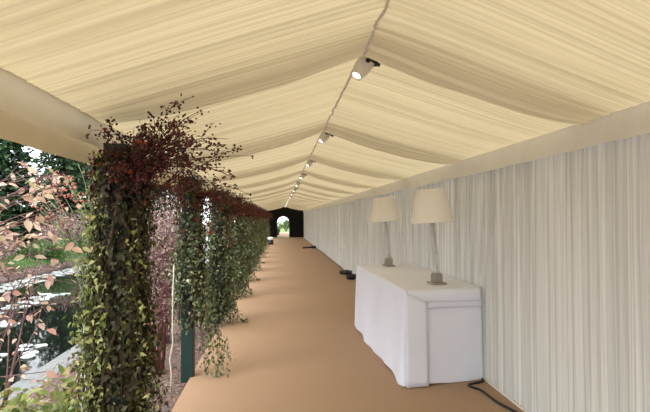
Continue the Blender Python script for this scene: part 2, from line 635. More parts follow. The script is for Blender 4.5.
# fallen leaves on the bank
N = 5200
P = np.stack([RNG.uniform(-2.55, -.92, N), 1.5 + 14 * RNG.random(N) ** 1.5, np.zeros(N)], -1)
P[:, 2] = np.where(P[:, 0] < -1.05, -.095, -.045) + RNG.uniform(0, .02, N)
mb = MB()
scatter(mb, P, (0, 0, 1), RNG.normal(0, 1, (N, 3)), RNG.uniform(.03, .07, N), OVAL, .35)
tag(mb.build('fallen_leaves', M['brown_leaf']), 'pinkish brown fallen leaves covering the bank between posts and pond', 'fallen leaves', kind='stuff')

# ------------------------------------------------------------------ ivy garlands on the posts
def strand(z0, z1, a0, r0, r1, wander=.5, step=.03, out_from=None):
    """one vine falling round the post: polyline in post coordinates"""
    n = max(4, int((z0 - z1) / step))
    t = np.linspace(0, 1, n)
    ph = RNG.uniform(0, 6.28, 4)
    a = a0 + wander * (np.sin(3.1 * t + ph[0]) + .5 * np.sin(8 * t + ph[1])) + RNG.uniform(-.6, .6) * t
    r = r0 + (r1 - r0) * t ** 1.5 + .035 * np.sin(7 * t + ph[2]) + .02 * np.sin(15 * t + ph[3])
    return np.stack([r * np.cos(a), r * np.sin(a), z0 + (z1 - z0) * t], -1)


def under(q, loc):
    x, y_ = q[:, 0] + loc[0], q[:, 1] + loc[1]
    u = np.where(x < RIDGE_X, (RIDGE_X - x) / (RIDGE_X - EAVE_L), (x - RIDGE_X) / (WALL_X - RIDGE_X))
    u = np.clip(u, 0, 1)
    return np.array([roof_z(v) for v in x]) - liner_drop(y_, u) - .09


def garland(name, label, loc, n_strand, zmin, leaf, mat, r_lo, r_hi, top=2.0, spray_n=34, spray_dir=(.55, 0, .75), spray_len=(.3, .65), extra_trails=(), sides=4, tmpl=IVY, left_full=True, n_core=8, berry_n=5, twig_leaf=3, spray_z=1.72, dens=2, core=900, gap=None, curl_=.12, mat2=None, ragged=.75):
    root = thing(name, label, 'garland', loc, 0, 'ivy garlands on the tent posts')
    st, lf, lf2 = MB(), MB(), MB()
    for i in range(n_core):          # thick old stems hugging the post
        s = strand(top, zmin, RNG.uniform(0, 6.28), .085, .10, .5, .06)
        st.tube(s, .008, .011, sides)
    for i in range(n_strand):
        a0 = RNG.uniform(0, 6.28)
        if gap:
            while abs((a0 - gap[0] + PI) % (2 * PI) - PI) < gap[1]:
                a0 = RNG.uniform(0, 6.28)
        r1 = RNG.uniform(r_lo, r_hi)
        zt = top - RNG.random() ** 2 * .9
        zb = zmin + RNG.random() ** 1.6 * ragged
        if zb > zt - .3:
            zb = zt - .3
        s = strand(zt, zb, a0, RNG.uniform(.09, r_lo + .01), r1, .2 if gap else .45)
        st.tube(s[::2], .0035, .002, 3)
        k = dens
        P = np.repeat(s, k, axis=0) + RNG.normal(0, .032, (len(s) * k, 3))
        out = P * np.array((1, 1, 0))
        out /= np.linalg.norm(out, axis=1)[:, None] + 1e-6
        out[:, 2] += .45
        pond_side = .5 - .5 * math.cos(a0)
        tgt = lf if (mat2 is None or RNG.random() < .15 + .75 * pond_side) else lf2  # tunnel-side strands mostly take the leaves darkened to stand for shade
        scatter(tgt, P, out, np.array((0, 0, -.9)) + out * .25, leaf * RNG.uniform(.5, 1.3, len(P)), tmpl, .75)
    for tr in extra_trails:           # loose trails hanging clear
        tr = np.asarray(tr, float)
        t = np.linspace(0, len(tr) - 1, 26)
        s = np.stack([np.interp(t, np.arange(len(tr)), tr[:, j]) for j in range(3)], -1) + RNG.normal(0, .006, (26, 3))
        st.tube(s, .003, .0015, 3)
        P = np.repeat(s, 2, axis=0) + RNG.normal(0, .022, (52, 3))
        scatter(lf, P, (.4, -.7, .5), (.1, 0, -.9), leaf * RNG.uniform(.6, 1.15, len(P)), tmpl, .5)
    dk = MB()                          # inner leaves close to the post, coloured dark for interior shade
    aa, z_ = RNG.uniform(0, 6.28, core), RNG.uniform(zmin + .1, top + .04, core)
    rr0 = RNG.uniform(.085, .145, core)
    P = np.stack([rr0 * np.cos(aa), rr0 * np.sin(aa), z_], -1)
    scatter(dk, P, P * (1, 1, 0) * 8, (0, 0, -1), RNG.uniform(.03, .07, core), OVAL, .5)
    o_ = dk.build('shaded_core_leaves', M['shaded_core'], root)
    o_['label'] = 'inner leaves darkened for shade'
    st.build('vine_stem', M['vine'], root)
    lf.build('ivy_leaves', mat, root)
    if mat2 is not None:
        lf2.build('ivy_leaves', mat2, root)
    # the spray of berry twigs on top
    tw, be, rl = MB(), [], MB()
    sd = np.array(spray_dir, float)
    for i in range(spray_n):
        d = sd + RNG.normal(0, 1, 3) * np.array((.42, .42, .35))
        d /= np.linalg.norm(d)
        L = RNG.uniform(*spray_len)
        n = 12
        t = np.linspace(0, 1, n)
        droop = RNG.uniform(.1, .55)
        curl = RNG.normal(0, curl_, 3)
        p0 = np.array((RNG.normal(0.02, .05), RNG.normal(0, .05), spray_z + RNG.uniform(-.12, .12)))
        s = p0 + np.outer(t * L, d) + np.outer(t ** 2 * L, (d[0] * .25, d[1] * .25, -droop)) + np.outer(np.sin(t * 5) * L * .2, curl)
        s[:, 0] = np.maximum(s[:, 0], EAVE_L - POST_X + .05)
        zmax = under(s, loc)
        s[:, 2] = np.minimum(s[:, 2], zmax)
        tw.tube(s, .0042, .0016, 3)
        subs = [s[5:]]
        for j in range(4):
            b0 = RNG.integers(3, n - 1)
            d2 = d + RNG.normal(0, .7, 3)
            d2 /= np.linalg.norm(d2)
            l2 = RNG.uniform(.06, .2)
            t2 = np.linspace(0, 1, 5)
            q = s[b0] + np.outer(t2 * l2, d2) + np.outer(t2 ** 2 * l2, (0, 0, -.3))
            q[:, 2] = np.minimum(q[:, 2], under(q, loc))
            q[:, 0] = np.maximum(q[:, 0], EAVE_L - POST_X + .04)
            tw.tube(q, .002, .001, 3)
            subs.append(q)
        for q in subs:
            for j in range(berry_n):
                be.append(q[RNG.integers(1, len(q))] + RNG.normal(0, .012, 3))
            P = q[RNG.integers(0, len(q), twig_leaf)] + RNG.normal(0, .012, (twig_leaf, 3))
            scatter(rl, P, (0, -.3, 1), d, RNG.uniform(.018, .042, len(P)), OVAL, .8)
    t_ = tw.build('berry_twig', M['twig'], root)
    bm_ = MB()
    balls(bm_, np.array(be), RNG.uniform(.0045, .0085, len(be)))
    bb_ = bm_.build('berries', M['berry'], t_)
    bb_['label'] = 'dark red berries'
    bb_['kind'] = 'stuff'
    rr_ = rl.build('red_leaves', M['red_leaf'], t_)
    rr_['label'] = 'small red autumn leaves'
    return root


post_ys = [2.98 + 0.0] + [5.28 + 2.55 * k for k in range(13)]
near = garland('ivy_garland', 'bushy ivy garland wrapped round the nearest tent post, with arching berry twigs on top',
               (POST_X + .02, post_ys[0], 0), 64, .0, .031, M['ivy'], .12, .285, 1.95, 78, (.50, -.1, .72), (.28, .70),
               n_core=14, berry_n=6, twig_leaf=1, spray_z=1.78, dens=4, core=2800, gap=(-1.25, .30), curl_=.24, mat2=M['shaded_ivy'])
second = garland('ivy_garland', 'ivy garland on the second post, its bare green foot showing below a hanging trail',
                 (POST_X + .02, post_ys[1], 0), 44, .50, .04, M['dark_ivy'], .10, .21, 2.0, 40, (.35, 0, .6), (.15, .42),
                 extra_trails=[[(.05, -.1, .8), (.16, -.1, .5), (.16, -.12, .25), (.2, -.1, .05), (.36, -.08, .03)],
                               [(.1, -.08, .9), (.2, -.1, .6), (.27, -.1, .3), (.3, -.08, .12)],
                               [(.1, 0, .8), (.22, -.05, .5), (.36, -.05, .32), (.40, -.05, .2)],
                               [(.12, -.14, 1.0), (.18, -.14, .7), (.22, -.12, .4), (.20, -.12, .15)], [(.05, -.16, 1.1), (.10, -.16, .7), (.15, -.16, .38), (.17, -.15, .06)],
                               [(.18, 0, 1.0), (.24, -.04, .65), (.28, -.05, .35), (.33, -.05, .1)], [(.2, .06, 1.0), (.26, .05, .6), (.3, .04, .3), (.34, .02, .02)],
                               [(.15, -.1, .9), (.2, -.12, .55), (.25, -.12, .3), (.27, -.1, .04)]], berry_n=5, twig_leaf=3)
proto = garland('ivy_garland', 'dark ivy garland on the third tent post from the front', (POST_X + .02, post_ys[2], 0), 58, .03, .046, M['dark_ivy'], .13, .30, 2.0,
                40, (.3, 0, .55), (.15, .45), extra_trails=[[(.1, -.1, .7), (.25, -.1, .4), (.3, -.05, .08), (.42, 0, .03)]], berry_n=5, twig_leaf=4, ragged=.4)
proto_b = garland('ivy_garland', 'dark ivy garland on the fourth tent post from the front', (POST_X + .02, post_ys[3], 0), 56, .03, .05, M['dark_ivy'], .14, .30, 2.0,
                  40, (.3, 0, .5), (.15, .45), extra_trails=[[(.1, -.1, .6), (.25, -.1, .3), (.36, -.05, .05)]], berry_n=5, twig_leaf=5, ragged=.4)
ORD = ['fifth', 'sixth', 'seventh', 'eighth', 'ninth', 'tenth', 'eleventh', 'twelfth', 'thirteenth', 'fourteenth']
for i, yy in enumerate(post_ys[4:]):
    dup(proto if i % 2 == 0 else proto_b, (POST_X + .02, yy, 0), random.uniform(-.35, .35),
        'dark ivy garland on the %s tent post counting from the front' % ORD[i])

# green square posts
def tent_post(loc, label):
    m_ = MB()
    m_.box((-.062, -.062, -.056), (.062, .062, 2.02))
    o_ = bevel(m_.build('tent_post', M['post'], smooth=False, loc=loc), .008)
    return tag(o_, label, 'post', 'green posts of the tent')


tent_post((POST_X, post_ys[0], 0), 'dark green tent post buried in the nearest ivy garland')
tent_post((POST_X, post_ys[1], 0), 'dark green square tent post with its bare foot on the carpet edge')
tent_post((POST_X, post_ys[2], 0), 'dark green tent post inside the third ivy garland from the front')

# ------------------------------------------------------------------ ceiling spotlights
def spotlight(loc, label):
    r = thing('spotlight', label, 'spotlight', loc, 0, 'spotlights along the roof ridge')
    ax = Vector((-.55, -.30, -.80)).normalized()
    c = Vector((.012, -.01, -.068))
    m_ = MB()
    prof = [(.030, -.080), (.040, -.073), (.042, -.02), (.039, .030), (.032, .045), (.031, .064), (.029, .070), (.023, .070), (.021, .058)]
    m_.lathe(prof, 24, ax, c)
    m_.build('casing', M['white_metal'], r)
    m_ = MB()
    m_.lathe([(.0215, .056), (.019, .062), (.011, .066), (.002, .067)], 24, ax, c)
    l_ = m_.build('lens', M['lens'], r)
    l_['label'] = 'glowing lens'
    m_ = MB()                          # dark pivot knob on the side facing the way in
    n_ = Vector((.2, -.95, .1))
    n_ = (n_ - ax * n_.dot(ax)).normalized()
    m_.lathe([(.012, 0), (.012, .012), (.008, .015)], 16, n_, c + n_ * .037 - ax * .012)
    m_.build('pivot', M['black'], r)
    m_ = MB()                          # curved black yoke hung from the ridge
    pa = np.array([(-.016, -.040, .018), (-.006, -.062, -.008), (.016, -.075, -.034), (.046, -.075, -.058), (.082, -.060, -.078)])
    t_ = np.linspace(0, 4, 18)
    s_ = np.stack([np.interp(t_, np.arange(5), pa[:, j]) for j in range(3)], -1)
    m_.tube(s_, .004, .009, 6)
    m_.tube([(.080, -.060, -.076), (.070, 0, -.06), (.040, .0, -.055)], .006, .005, 6)
    m_.build('bracket', M['black'], r)
    return r


words = ['first', 'second', 'third', 'fourth', 'fifth', 'sixth', 'seventh', 'eighth', 'ninth', 'tenth', 'eleventh', 'twelfth', 'thirteenth', 'fourteenth', 'fifteenth', 'sixteenth']
sp0 = None
for i in range(15):
    yy = BAY0 + BAY * i + .13
    loc = (RIDGE_X + .0, yy, RIDGE_Z + .012)
    lab = 'white spotlight hung from the roof ridge, %s one from the front' % words[i]
    if i == 0:
        lab = 'large near white spotlight on a black bracket at the roof ridge'
        sp0 = spotlight(loc, lab)
        sp0.scale = (1.22, 1.22, 1.22)
    else:
        dup(sp0, loc, 0, lab)
    ld = bpy.data.lights.new('spot_beam', 'SPOT')
    ld.energy, ld.spot_size, ld.spot_blend, ld.color, ld.shadow_soft_size = 9, 1.5, .8, (1, .82, .55), .03
    lo = bpy.data.objects.new('spot_beam', ld)
    ax = Vector((-.58, -.30, -.76)).normalized()
    lo.location = Vector(loc) + Vector((.015, -.012, -.083)) + ax * .125
    lo.rotation_euler = ax.to_track_quat('-Z', 'Y').to_euler()
    C.objects.link(lo)

# ------------------------------------------------------------------ table under its white cloth
TZ = .905
ca, cb, cc, cd = Vector((1.185, 4.735)), Vector((2.01, 4.88)), Vector((2.01, 7.50)), Vector((1.150, 7.46))   # top corners


def ring(corners, r, n_edge, n_corner):
    """rounded loop through the corners, with outward normals"""
    out_ = []
    k = len(corners)
    for i in range(k):
        p0, p1, p2 = corners[i - 1], corners[i], corners[(i + 1) % k]
        d0, d1 = (p0 - p1).normalized(), (p2 - p1).normalized()
        a_, b_ = p1 + d0 * r, p1 + d1 * r
        for j in range(n_corner + 1):
            t = j / n_corner
            q = a_ * (1 - t) ** 2 + p1 * 2 * t * (1 - t) + b_ * t * t
            out_.append(q)
        e = p2 - d1 * r
        for j in range(1, n_edge):
            out_.append(b_ + (e - b_) * j / n_edge)
    return out_


loop = ring([ca, cb, cc, cd], .02, 60, 6)
cen = (ca + cb + cc + cd) / 4
nl = len(loop)
L2 = np.array([tuple(q) for q in loop])
tan = np.roll(L2, -1, 0) - np.roll(L2, 1, 0)
tan /= np.linalg.norm(tan, axis=1)[:, None]
nor = np.stack([tan[:, 1], -tan[:, 0]], -1)
per = np.concatenate([[0], np.cumsum(np.linalg.norm(np.diff(L2, axis=0), axis=1))])
h1, h2 = noise1(71, 30), noise1(72, 30)
rows = []
zz = [(-1, TZ), (-.5, TZ), (0, TZ - .004), (.01, TZ - .014)] + [(t, TZ - .014 - (TZ - .020) * t) for t in np.linspace(.05, 1, 14)]
V = []
for t, z in zz:
    if t == -1:
        q = L2 * .05 + .95 * np.array(tuple(cen))
    elif t == -.5:
        q = L2 - nor * .012
    else:
        tt = max(0, t)
        w = tt * (.010 + .006 * h1(per, 3.2) + .005 * h2(per, 8.0) * tt)
        flare = .012 * tt + .028 * tt * np.clip(nor[:, 0] * -1, 0, 1) * np.exp(-((L2[:, 1] - 7.4) / 1.3) ** 2)
        q = L2 + nor * (np.clip(w + flare, -.004, .08)[:, None])
    zc = np.full(nl, z)
    if t == 1:
        zc = .006 + .010 * np.clip(h2(per, 5.0), 0, 2)
    V.append(np.concatenate([q, zc[:, None]], 1))
V = np.array(V)
V[..., 0] = np.minimum(V[..., 0], 2.012)
mb = MB()
fs = []
nr = len(V)
for i in range(nr - 1):
    for j in range(nl):
        k2 = (j + 1) % nl
        fs.append((i * nl + j, (i + 1) * nl + j, (i + 1) * nl + k2, i * nl + k2))
fs.append(tuple(range(nl)))
mb.add(V.reshape(-1, 3), fs)
cloth = mb.build('tablecloth', M['white_cloth'])
tag(cloth, 'long white tablecloth covering the table to the floor beside the pleated wall', 'tablecloth')
e_dir = (cb - ca).normalized()
e_nor = Vector((e_dir.y, -e_dir.x))
# folded-over cloth at the near end: the tucked corner and the shallow overhang


def end_pt(s, z, off):
    q = ca + e_dir * s + e_nor * off
    return (q.x, q.y, z)


elen = (cb - ca).length
nS, nZ = 8, 16
G = np.zeros((nS, nZ, 3))
for i in range(nS):
    s = .225 * i / (nS - 1) - .004
    zt = TZ - .006 - .105 * (i / (nS - 1))
    for j in range(nZ):
        t = j / (nZ - 1)
        z = zt + (.010 - zt) * t
        G[i, j] = end_pt(s, z, .020 + .040 * t + .006 * math.sin(3 * t + i * .3) + .012 * (i / (nS - 1)))
mb = MB()
mb.grid(G)
o = mb.build('corner_fold', M['white_cloth'], cloth)
md = o.modifiers.new('cloth', 'SOLIDIFY')
md.thickness = .006
G = np.zeros((30, 6, 3))
for i in range(30):
    s = .03 + (elen - .02 - .03) * i / 29
    drop = min(.115, .115 * (s / .225) + .012) if s < .225 else .115 + .02 * (s - .225)
    for j in range(6):
        t = j / 5
        G[i, j] = end_pt(s, TZ + .003 - drop * t, .006 + .016 * min(1, t * 3) + .003 * math.sin(s * 14))
mb = MB()
mb.grid(G)
o = mb.build('overhang', M['white_cloth'], cloth)
md = o.modifiers.new('cloth', 'SOLIDIFY')
md.thickness = .005
G = np.zeros((24, 6, 3))
for i in range(24):
    s = .225 + (elen - .01 - .225) * i / 23
    for j in range(6):
        t = j / 5
        G[i, j] = end_pt(s, TZ - .004 - .175 * t, .004 + .010 * min(1, t * 3) + .003 * math.sin(s * 11))
mb = MB()
mb.grid(G)
o = mb.build('hem_band', M['white_cloth'], cloth)
md = o.modifiers.new('cloth', 'SOLIDIFY')
md.thickness = .004
# second sheet lying over the near half of the top
mb = MB()
mb.add([(ca.x + .006, ca.y + .012, TZ), (cb.x - .006, cb.y + .012, TZ), (cb.x - .006, 6.25, TZ), (ca.x + .006, 6.2, TZ),
        (ca.x + .006, ca.y + .012, TZ + .004), (cb.x - .006, cb.y + .012, TZ + .004), (cb.x - .006, 6.25, TZ + .004), (ca.x + .006, 6.2, TZ + .004)],
       [(0, 3, 2, 1), (4, 5, 6, 7), (0, 1, 5, 4), (1, 2, 6, 5), (2, 3, 7, 6), (3, 0, 4, 7)])
mb.build('top_sheet', M['white_cloth'], cloth, smooth=False)


# ------------------------------------------------------------------ lamps
def lamp(loc, rz, label, lean):
    r = thing('table_lamp', label, 'lamp', loc, rz, 'tall lamps on the white table')
    m_ = MB()
    m_.box((-.078, -.078, 0), (.078, .078, .026))
    o_ = bevel(m_.build('base', M['silver'], r, smooth=False), .006)
    m_ = MB()
    m_.box((-.047, -.047, .026), (.047, .047, .105))
    m_.box((-.040, -.040, .105), (.040, .040, .118))
    bevel(m_.build('plinth', M['silver'], r, smooth=False), .004)
    up = Vector((lean[0], lean[1], 1)).normalized()
    m_ = MB()
    prof = []
    n_ = 30
    for i in range(n_ + 1):
        t = i / n_
        prof.append(((.036 - .013 * t) * (1 + .07 * (i % 2)), .118 + .51 * t))
    # fluted glass column
    v, f = [], []
    sides = 24
    for (rad, z) in prof:
        for j in range(sides):
            a = 2 * PI * j / sides
            rr = rad * (1 + .12 * math.cos(6 * a))
            v.append((rr * math.cos(a) + up.x * (z - .118), rr * math.sin(a) + up.y * (z - .118), z))
    for i in range(n_):
        for j in range(sides):
            k = (j + 1) % sides
            f.append((i * sides + j, i * sides + k, (i + 1) * sides + k, (i + 1) * sides + j))
    f.append(tuple(range(sides))[::-1])
    f.append(tuple(n_ * sides + j for j in range(sides)))
    m_.add(v, f)
    m_.build('column', M['glass'], r, smooth=False)
    top_ = Vector((up.x * .51, up.y * .51, .628))
    m_ = MB()
    m_.lathe([(.026, -.004), (.026, .012), (.014, .02), (.012, .06), (.018, .065), (.018, .11)], 20, up, top_)
    m_.build('lamp_holder', M['brass'], r)
    m_ = MB()
    nj = 48
    r0, r1, hh = .222, .150, .345
    c0 = top_ + up * .018
    m_.lathe([(r0, 0), (r0 + .002, .006), (r0 - .002, .012), (r1 + .003, hh - .012), (r1 + .004, hh - .006), (r1, hh)], nj, up, c0, cap=False)
    o_ = m_.build('shade', M['shade'], r)
    md_ = o_.modifiers.new('cloth', 'SOLIDIFY')
    md_.thickness = .003
    m_ = MB()
    for a in (0, 2.09, 4.19):
        m_.tube([tuple(c0 + up * .09), tuple(c0 + up * .09 + Vector((math.cos(a) * .200, math.sin(a) * .200, 0)))], .002, .002, 5)
    m_.build('shade_carrier', M['brass'], r)
    return r


lamp((1.64, 5.16, TZ + .0045), .12, 'nearer table lamp with cream tapered shade on a glass column', (-.085, 0))
lamp((1.575, 7.18, TZ + .0015), .1, 'farther table lamp with cream tapered shade, at the far end of the white table', (-.085, 0))

# ------------------------------------------------------------------ cables and plugs on the carpet
def cable(name, pts, r, label, cat, mat='black'):
    pts = np.asarray(pts, float)
    n_ = len(pts)
    t = np.linspace(0, n_ - 1, 12 * n_)
    # smooth through the points (Catmull-Rom)
    P = np.concatenate([[2 * pts[0] - pts[1]], pts, [2 * pts[-1] - pts[-2]]])
    out_ = []
    for u in t:
        i = min(int(u), n_ - 2)
        w = u - i
        p0, p1, p2, p3 = P[i], P[i + 1], P[i + 2], P[i + 3]
        out_.append(.5 * (2 * p1 + (p2 - p0) * w + (2 * p0 - 5 * p1 + 4 * p2 - p3) * w * w + (3 * p1 - p0 - 3 * p2 + p3) * w ** 3))
    m_ = MB()
    m_.tube(out_, r, r, 8)
    return tag(m_.build(name, M[mat]), label, cat)


cable('power_cable', [(2.0, 4.93, .012), (1.98, 4.80, .012), (1.80, 4.70, .012), (1.86, 4.54, .012), (1.88, 4.25, .012), (1.95, 3.95, .012), (2.0, 3.6, .012), (1.98, 3.1, .012)], .011,
      'black cable snaking over the carpet out from under the white tablecloth', 'cable')
cable('power_cable', [(1.985, 13.6, .012), (1.97, 15, .012), (1.985, 17, .012), (1.97, 20, .012), (1.98, 24, .012), (1.90, 27.2, .012)], .012,
      'black cable lying along the foot of the pleated wall beyond the table', 'cable')


def plug(loc, rz, label):
    r = thing('cable_connector', label, 'connector', loc, rz, 'connectors on the carpet by the wall')
    m_ = MB()
    m_.lathe([(.045, -.14), (.06, -.12), (.06, .02), (.075, .03), (.075, .10), (.055, .11)], 20, (1, .2, 0), (0, 0, .076))
    m_.build('body', M['black'], r)
    m_ = MB()
    m_.lathe([(.05, .11), (.06, .118), (.06, .19), (.04, .2)], 20, (1, .2, 0), (0, 0, .076))
    m_.build('collar', M['navy'], r)
    return r


plug((1.86, 13.0, 0), .5, 'black connector on the carpet by the wall, nearer to the table of the pair')
plug((1.84, 14.1, 0), -.5, 'black connector on the carpet by the wall, farther from the table of the pair')
# flat dark floor fitting far down the wall
r = thing('floor_uplighter', 'low dark floor light with two arms on the carpet far along the pleated wall', 'floor light', (1.75, 26.8, 0))
mb = MB()
mb.box((-.05, -.2, 0), (.2, .2, .12))
bevel(mb.build('base', M['black'], r, smooth=False), .02)
for dx, dy in ((-.5, -.35), (-.45, .45)):
    mb = MB()
    mb.tube([(.02, dy * .2, .05), (dx, dy, .03)], .035, .03, 8)
    mb.build('arm', M['black'], r)
r = thing('floor_light', 'small black floor light with a pale top at the carpet edge beside the far garlands', 'floor light', (-.50, 30.5, 0))
mb = MB()
mb.lathe([(.16, 0), (.17, .02), (.17, .25), (.14, .28)], 20)
mb.build('housing', M['black'], r)
mb = MB()
mb.lathe([(.15, .28), (.2, .32), (.2, .42), (.12, .46)], 20)
o = mb.build('hood', M['white_paint'], r)
o['label'] = 'pale hood'


# ------------------------------------------------------------------ planting outside
def shrub(name, label, cat, loc, h, w, n_stem, per_stem, leaf, mat, stem_mat, tmpl=OVAL, lean=(0, 0), r0=.008, sub=4, group=None, droop=.25, berries=0, bmat=None, base_r=.1, up=.3, start=.3, spread=.05):
    root = thing(name, label, cat, loc, 0, group)
    st, lf, be = MB(), MB(), []
    for i in range(n_stem):
        a = RNG.uniform(0, 6.28)
        rad = w * math.sqrt(RNG.random())
        b = np.array((base_r * math.cos(a) * RNG.random(), base_r * math.sin(a) * RNG.random(), 0))
        e = np.array((rad * math.cos(a) + lean[0], rad * math.sin(a) + lean[1], h * RNG.uniform(.6, 1.0) * (1 - .3 * (rad / w) ** 2)))
        n_ = 14
        t = np.linspace(0, 1, n_)
        s = b + np.outer(t, e - b) + np.outer(np.sin(PI * t) * droop, (-(e - b)[0] * .4, -(e - b)[1] * .4, .45 * h)) + np.outer(np.sin(t * 9 + RNG.uniform(0, 6)), RNG.normal(0, .02 * h, 3)) * t[:, None]
        st.tube(s, r0, r0 * .35, 4)
        twigs = [s[int(start * n_):]]
        for j in range(sub):
            k = RNG.integers(int(start * n_), n_)
            d = RNG.normal(0, 1, 3) + np.array((0, 0, up))
            d /= np.linalg.norm(d)
            l = RNG.uniform(.12, .32) * h * .6
            t2 = np.linspace(0, 1, 6)
            q = s[k] + np.outer(t2 * l, d) + np.outer(t2 ** 2 * l * .3, (0, 0, -1))
            st.tube(q, r0 * .5, r0 * .2, 3)
            twigs.append(q)
        for q in twigs:
            m_ = max(1, per_stem // len(twigs))
            P = q[RNG.integers(0, len(q), m_)] + RNG.normal(0, spread, (m_, 3))
            P[:, 2] = np.maximum(P[:, 2], .02)
            scatter(lf, P, (0, -.2, .8), RNG.normal(0, 1, (m_, 3)), leaf * RNG.uniform(.6, 1.25, m_), tmpl, .5)
            for j in range(berries):
                be.append(q[-1 - RNG.integers(0, 3)] + RNG.normal(0, .02, 3))
    st_o = st.build('stem', stem_mat, root)
    lf.build('foliage', mat, root)
    if be:
        bm_ = MB()
        balls(bm_, np.array(be), RNG.uniform(.007, .011, len(be)))
        bm_.build('berries', bmat, root)
    return root


# big-leaved pinkish shrub close by on the left
root = thing('autumn_shrub', 'big-leaved pinkish autumn shrub at the left edge, close to the nearest garland', 'shrub', (-2.2, 2.45, -.12))
st, lf = MB(), MB()
for i in range(46):
    if i < 38:
        e = np.array((RNG.uniform(.62, 1.24), RNG.uniform(-.30, .50), RNG.uniform(1.60, 2.02)))
    else:
        e = np.array((RNG.uniform(.65, 1.2), RNG.uniform(-.30, .50), RNG.uniform(.6, 1.45)))
    h_ = np.array((e[0] * .12 + RNG.normal(0, .06), e[1] * .4 + RNG.normal(0, .06), e[2] * .80))
    t = np.linspace(0, 1, 18)[:, None]
    q = 2 * t * (1 - t) * h_ * 1.1 + t * t * e + .018 * np.sin(t * 17 + i) * RNG.normal(0, 1, 3)
    st.tube(q, .006, .0018, 4)
    ends = [q[12:]]
    for k in range(3):
        b_ = q[RNG.integers(11, 17)]
        dd = np.array((RNG.uniform(-.05, .22), RNG.normal(0, .12), RNG.normal(.01, .07)))
        tw_ = b_ + np.linspace(0, 1, 6)[:, None] * dd
        st.tube(tw_, .0025, .001, 3)
        ends.append(tw_)
    for g in ends:
        k = RNG.integers(0, len(g), 3)
        scatter(lf, g[k], (0, -.6, .8), (.7, -.2, -.4), RNG.uniform(.03, .066, 3), OVAL, .6)
st.build('stem', M['pink_stem'], root)
lf.build('leaves', M['pink_leaf'], root)
# low leafy plant by the kerb
shrub('leafy_plant', 'low leafy green and yellow plant at the foot of the nearest garland', 'plant', (-1.45, 3.55, -.1), .62, .42, 30, 16, .085, M['green_leaf'], M['green_stem'], OVAL, (0, 0), .004, 2, start=.3)
shrub('leafy_plant', 'small pale green twiggy plant by the pond kerb at lower left', 'plant', (-1.75, 2.95, -.1), .62, .35, 18, 14, .075, M['green_leaf'], M['pink_stem'], OVAL, (0, 0), .004, 3, start=.3)
shrub('leafy_plant', 'spreading plant with yellow-green and pinkish leaves over the pond kerb', 'plant', (-1.95, 3.75, -.1), .52, .38, 26, 18, .08, M['green_leaf'], M['pink_stem'], OVAL, (0, 0), .004, 2, start=.3)
shrub('leafy_plant', 'low pink-leaved plant at the bottom left corner by the kerb', 'plant', (-1.78, 3.25, -.1), .42, .3, 16, 12, .075, M['pink_leaf'], M['pink_stem'], OVAL, (0, 0), .004, 2, start=.3)
# tufts of bright blades
root = thing('fern_tuft', 'bright green bladed tuft on the bank beside the nearest garland', 'plant', (-1.52, 3.95, -.1))
mb = MB()
N = 120
ang = RNG.uniform(0, 6.28, N)
d = np.stack([np.cos(ang), np.sin(ang), RNG.uniform(.5, 1.6, N)], -1)
scatter(mb, np.stack([np.cos(ang) * .06, np.sin(ang) * .06, np.zeros(N)], -1), np.stack([-np.cos(ang), -np.sin(ang), np.full(N, .8)], -1), d, RNG.uniform(.25, .5, N), BLADE, .15)
mb.build('blades', M['fern'], root)
# berry shrub arching out behind the nearest garland
root = thing('berry_shrub', 'arching pale-stemmed shrub with bright red berry clusters just left of the nearest garland', 'shrub', (-1.12, 3.6, -.12))
st, be, lf = MB(), [], MB()
for i in range(28):
    e = np.array((RNG.uniform(-.62, -.02), RNG.uniform(-.25, .25), RNG.uniform(1.70, 2.15)))
    h_ = np.array((e[0] * .25 + RNG.normal(0, .03), e[1] * .3, e[2] * .72))
    t = np.linspace(0, 1, 14)[:, None]
    q = 2 * t * (1 - t) * h_ * 1.15 + t * t * e
    st.tube(q, .0045, .0016, 4)
    if i % 3 == 0:
        for k in range(3):
            c_ = q[-1 - k * 1] + RNG.normal(0, .02, 3)
            for b_ in range(9):
                be.append(c_ + RNG.normal(0, .022, 3))
    k = RNG.integers(6, 14, 5)
    scatter(lf, q[k], (0, -.2, .8), RNG.normal(0, 1, (5, 3)), RNG.uniform(.02, .045, 5), OVAL, .5)
st.build('stem', M['green_stem'], root)
bm_ = MB()
balls(bm_, np.array(be), RNG.uniform(.005, .010, len(be)))
bm_.build('berries', M['bright_berry'], root)['kind'] = 'stuff'
lf.build('leaves', M['green_leaf'], root)
# mauve shrub seen between the first two posts
shrub('mauve_shrub', 'fine-leaved mauve and cream shrub between the first and second garlands', 'shrub', (-1.55, 7.1, -.12), 2.1, .42, 60, 130, .042, M['mauve_leaf'], M['pink_stem'], OVAL, (0, 0), .005, 6, start=.25, spread=.06)
shrub('mauve_shrub', 'pinkish shrub showing between the second and third garlands', 'shrub', (-1.9, 10.2, -.12), 2.2, .6, 50, 110, .05, M['mauve_leaf'], M['pink_stem'], OVAL, (0, 0), .005, 6, start=.2, spread=.07)
# red bare stems
shrub('red_stemmed_shrub', 'shrub of upright bare red stems between the first two garlands', 'shrub', (-1.34, 5.75, -.12), 1.15, .16, 46, 3, .03, M['mauve_leaf'], M['red_stem'], OVAL, (0, 0), .005, 2, start=.6, droop=.05)

